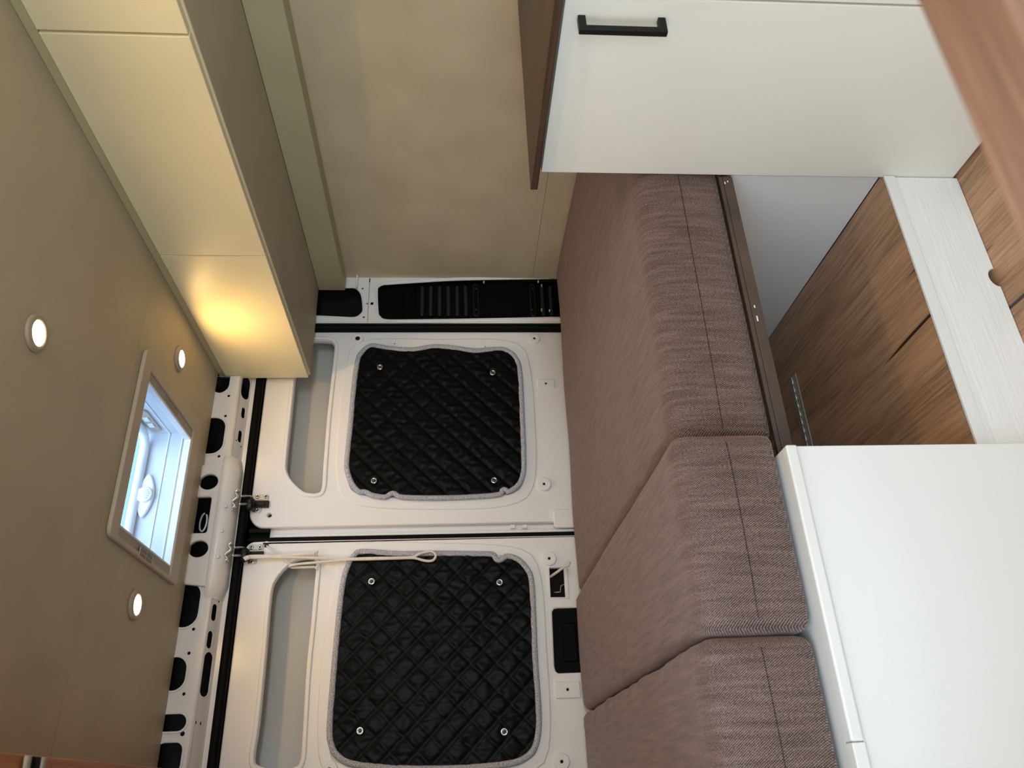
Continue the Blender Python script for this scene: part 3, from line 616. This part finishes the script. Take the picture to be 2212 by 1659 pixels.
lamp(0.460, 2.050, 'round glowing ceiling lamp on the far side of the roof light from the cupboard')
lamp(1.174, 0.622, 'round ceiling lamp near the front end of the cream overhead cupboard')
lamp(0.460, 0.622, 'added unseen ceiling lamp near the front end of the wooden locker')  # added out of view to warm the upper part of the van
lamp(0.823, -0.092, 'added unseen ceiling lamp over the middle of the aisle')  # another added unseen lamp, for warm light without hotter pools

# ------------------------------------------------------------------ overhead cupboard
oc = thing('overhead_cupboard', (1.54, 1.1, H+0.4945), 'cream white overhead cupboard with flat flap doors along the ceiling', 'cupboard')
box('carcass', (1.331, -0.3, H+0.4965), (1.7555, 2.4345, ZC-0.001), CABW, oc, 0.001)
box('bottom_shade_panel', (1.331, -0.3, H+0.4946), (1.689, 2.434, H+0.4963), LIN, oc, 0.0004)  # darker lining colour put in for the shade under the cupboard
box('end_panel', (1.329, 2.4285, H+0.4965), (1.3315, 2.4345, H+0.762), CABW, oc, 0.0005)
box('top_filler', (1.318, -0.3, H+0.781), (1.331, 2.4335, ZC-0.0008), TRIMM, oc, 0.001)
for ya, yb in ((-0.3, 1.0395), (1.0455, 1.7318), (1.7348, 2.426)):
    box('flap_door', (1.311, ya, H+0.500), (1.3295, yb, H+0.7785), CABW, oc, 0.0018)

# ------------------------------------------------------------------ wooden overhead locker and strap
lc = thing('wooden_locker', (-0.07, 1.3, H+0.5), 'warm brown wooden overhead locker at the ceiling edge', 'locker')
box('carcass', (XL+0.002, 0.35, H+0.502), (0.046, 2.42, ZC-0.001), LCAB, lc, 0.001)
box('front_panel', (0.0465, 0.35, H+0.4995), (0.0635, 2.42, ZC-0.001), LCAB, lc, 0.0015)
st = thing('strap', (0.03, 1.06, H+0.49), 'dark strap with pale edges hanging under the wooden locker', 'strap')
def band(nm, off, wd, m, zz):
    P = []; 
    for i in range(13):
        t = i/12; x = 0.062 - 0.16*t; P.append((x, 1.045+off + 0.06*t*t, zz - 0.002*math.sin(math.pi*t)))
    V = []; 
    for (x, y, z) in P: V += [(x, y-wd/2, z), (x, y+wd/2, z), (x, y+wd/2, z+0.002), (x, y-wd/2, z+0.002)]
    F = [(i*4+j, i*4+(j+1) % 4, (i+1)*4+(j+1) % 4, (i+1)*4+j) for i in range(12) for j in range(4)] + [(3, 2, 1, 0), (48, 49, 50, 51)]
    mesh_obj(nm, V, F, m, st, True)
band('webbing', 0.012, 0.024, RUB, H+0.4940); band('pale_edge', -0.008, 0.014, STRAPW, H+0.4935); band('pale_edge', 0.030, 0.012, STRAPW, H+0.4935)
band('brown_tape', 0.043, 0.014, LCAB, H+0.4950)  # band in the locker's wood colour beside the pale edge

# ------------------------------------------------------------------ kitchen unit and counter
ku = thing('kitchen_unit', (1.45, 0.7, 0), 'white kitchen base unit with a black bar handle', 'cabinet')
box('carcass', (1.168, 0.24, 0.03), (1.7555, 1.19, H-0.1835), KITW, ku, 0.001)
box('top_rail', (1.156, 0.24, H-0.1895), (1.168, 1.205, H-0.1828), GREENEDGE, ku, 0.0005)
box('plinth', (1.20, 0.24, 0.001), (1.7555, 1.185, 0.03), GREY, ku, 0.001)
KX = 1.1485
d1 = box('door', (KX, 0.8172, 0.008), (KX+0.018, 1.2245, H-0.1885), KITW, ku, 0.0016)
d2 = box('door', (KX, 0.24, 0.008), (KX+0.018, 0.8132, H-0.1885), KITW, ku, 0.0016)
hy = 0.8565; hz0, hz1 = H-0.2195, H-0.3560; hx = KX-0.030
hd = box('handle', (hx-0.006, hy-0.0055, hz1-0.0065), (hx+0.006, hy+0.0055, hz0+0.0065), HANDLE, d1, 0.0012)
for z in (hz0, hz1): box('handle_post', (hx+0.004, hy-0.0055, z-0.0065), (KX, hy+0.0055, z+0.0065), HANDLE, hd, 0.0008)
ct = thing('countertop', (1.44, 0.7, H-0.182), 'dark walnut countertop meeting the beige wall', 'countertop')
box('wooden_slab', (1.126, 0.24, H-0.1822), (1.7565, 1.254, H-0.167), WALNUT, ct, 0.002, 3)

# ------------------------------------------------------------------ wooden-capped partition near the camera, cut short so light passes under
pt = thing('short_partition', (0.6, 0.207, H-0.30), 'reddish wooden partition cap with a short grey apron in front of the kitchen unit', 'partition')
box('apron', (0.10, 0.1895, H-0.33), (1.146, 0.205, H-0.2415), GREY, pt, 0.001)
box('wooden_cap', (0.08, 0.187, H-0.2410), (1.146, 0.2285, H-0.220), REDW, pt, 0.004, 3)
box('bracket', (1.10, 0.2055, H-0.33), (1.146, 0.222, H-0.2415), GREY, pt, 0.001)

# ------------------------------------------------------------------ raised platform behind the step
pf = thing('storage_platform', (0.82, 1.8, 0), 'raised oak storage platform with a white painted step under the bed', 'platform')
box('deck', (0.501, 1.2228, H-0.951), (1.1568, 2.44, H-0.933), OAK, pf, 0.0005)
nt = at(2150, 600, Y=1.222)
ol = [(0.501, 0.001)] + [(nt.x + 0.022*math.cos(t), 0.001 + 0.017*math.sin(t)) for t in [math.pi - i*math.pi/10 for i in range(11)]] + [(1.1465, 0.001), (1.1465, H-0.9555), (0.501, H-0.9555)]
plate_y('riser_board', ol, [], 1.2205, 0.018, PAINTW, pf, 0.0008)
box('edge_strip', (0.501, 1.2165, H-0.9553), (1.1465, 1.2225, H-0.9318), BOXW, pf, 0.0008)
box('front_bearer', (0.52, 1.26, 0.001), (1.10, 1.30, H-0.9515), CAV, pf, 0.001)  # painted with the hollow shade so the riser notch looks dark
hn = empty('piano_hinge', (0.75, 1.825, H-0.932)); hn.parent = pf; hn.matrix_parent_inverse = Matrix.Translation(pf.location).inverted(); C.objects
for ya, yb in ((1.803, 1.8225), (1.8295, 1.848)): box('hinge_leaf', (0.52, ya, H-0.9328), (0.982, yb, H-0.9313), HINGE, hn, 0.0003)
for i in range(19): 
    x = 0.522 + i*0.0242; tube('knuckle', [(x, 1.826, H-0.9298), (x+0.0225, 1.826, H-0.9298)], 0.0026, HINGE, hn, 8)
tag(hn)
sp_ = tag(box('side_panel', (1.158, 1.235, H-0.932), (1.176, 2.44, H-0.601), BOXW, None, 0.001), 'white panel closing the storage under the bed beside the kitchen unit', 'panel')

# ------------------------------------------------------------------ white bench box
bx = thing('bench_box', (0.15, 1.17, 0), 'white bench box supporting the cushions opposite the kitchen unit', 'box')
box('front_panel', (XL+0.002, 1.1725, 0.001), (0.4985, 1.19, H-0.5765), BOXW, bx, 0.001)
box('top_board', (XL+0.002, 1.1915, H-0.5765), (0.4985, 2.42, H-0.558), BOXW, bx, 0.001)
box('side_board', (0.4815, 1.1915, 0.001), (0.4985, 2.42, H-0.5775), BOXW, bx, 0.001)
box('edge_strip', (0.0455, 1.1665, H-0.5762), (0.4990, 1.1905, H-0.5565), BOXW, bx, 0.0035, 3)
box('edge_strip', (XL+0.002, 1.1665, H-0.5762), (0.0445, 1.1905, H-0.5565), BOXW, bx, 0.0015)

# ------------------------------------------------------------------ bed frame
bf = thing('steel_bed_base', (0.82, 1.24, H-0.60), 'dark worn steel rail and board carrying the bed cushions', 'bed')
box('rail', (0.4995, 1.2265, H-0.5985), (1.147, 1.256, H-0.5775), RUST, bf, 0.0015)
box('rail_flange', (0.4995, 1.2285, H-0.5775), (1.147, 1.2335, H-0.5695), RUST, bf, 0.001)
box('slat_board', (0.4995, 1.257, H-0.5985), (1.7555, 2.42, H-0.581), OAK, bf, 0.001)
# chipped paint on the rail
for (x, y, l_) in ((1636, 688, 0.012), (1630, 662, 0.006), (1566, 395, 0.006), (1572, 392, 0.004)):
    p = at(x, y, Y=1.2262); box('paint_chip', (p.x-l_/2, 1.2260, p.z-0.0012), (p.x+l_/2, 1.2266, p.z+0.0012), BODY, bf, 0)

# ------------------------------------------------------------------ cushions
def cushion(x0, x1, y0, y1, z0, z1, r, seed, label, tilt=0.0, puck=0.0):
    nx, ny, nz = max(6, int((x1-x0)/0.016)), int((y1-y0)/0.022), 14
    lo, hi = Vector((x0, y0, z0)), Vector((x1, y1, z1)); V = []; F = []; ids = {}
    def disp(p):
        c = Vector((min(max(p.x, lo.x+r), hi.x-r), min(max(p.y, lo.y+r), hi.y-r), min(max(p.z, lo.z+r), hi.z-r))); d = p-c
        if d.length > 1e-9: p = c + d.normalized()*r
        u, v, wz = (p.x-x0)/(x1-x0), (p.y-y0)/(y1-y0), (p.z-z0)/(z1-z0)
        bu = math.sin(math.pi*min(max(u, 0), 1))**0.5; bv = math.sin(math.pi*min(max(v, 0), 1))**0.5
        top = max(0, (wz-0.5)*2); fr = max(0, 1-v*12)
        q_ = Vector(p)
        q_.z += top*(0.010*bu*bv - tilt*u) + top*0.004*noise.noise(Vector((p.x*4+seed, p.y*3, 0)))
        q_.y -= fr*(0.012*bu*math.sin(math.pi*min(max(wz, 0), 1))) - fr*0.0015*noise.noise(Vector((p.x*7+seed, p.z*9, 5)))
        e = max(0, 1-(p.x-x0)/0.05); e2 = max(0, 1-(x1-p.x)/0.05)
        q_.x += (e+e2)*0.0018*noise.noise(Vector((p.y*11, p.z*13, seed)))
        if puck: q_.z += puck*top*e2*noise.noise(Vector((p.y*20, seed, 2)))
        return q_
    def vid(i, j, k):
        if (i, j, k) not in ids:
            ids[i, j, k] = len(V); V.append(disp(Vector((x0+(x1-x0)*i/nx, y0+(y1-y0)*j/ny, z0+(z1-z0)*k/nz))))
        return ids[i, j, k]
    for i in range(nx):
        for j in range(ny):
            for k in (0, nz): F.append((vid(i, j, k), vid(i+1, j, k), vid(i+1, j+1, k), vid(i, j+1, k)))
        for k in range(nz):
            for j in (0, ny): F.append((vid(i, j, k), vid(i+1, j, k), vid(i+1, j, k+1), vid(i, j, k+1)))
    for j in range(ny):
        for k in range(nz):
            for i in (0, nx): F.append((vid(i, j, k), vid(i, j+1, k), vid(i, j+1, k+1), vid(i, j, k+1)))
    t = thing('bed_cushion', ((x0+x1)/2, (y0+y1)/2, z0), label, 'cushion', 'brown bed cushions across the van')
    mesh_obj('cover', V, F, FAB, t, True)
    zz = z0 + (z1-z0)*0.50
    tube('front_seam', [disp(Vector((x0+0.02+(x1-x0-0.04)*i/30, y0, zz))) + Vector((0, -0.0001, 0)) for i in range(31)], 0.0008, SEAMF, t, 5)
    return t
cushion(0.5415, 1.754, 1.242, 2.425, H-0.577, H-0.388, 0.022, 1.3, 'long brown tweed bed cushion reaching from the kitchen unit to the wall', 0.012)
cushion(0.2040, 0.5375, 1.199, 2.43, H-0.5555, H-0.376, 0.020, 5.1, 'narrow brown tweed bed cushion in the middle of the bed', 0.0)
cushion(XL+0.004, 0.2005, 1.204, 2.425, H-0.5555, H-0.373, 0.024, 9.4, 'brown tweed bed cushion at the end away from the kitchen unit', 0.0, 0.010)
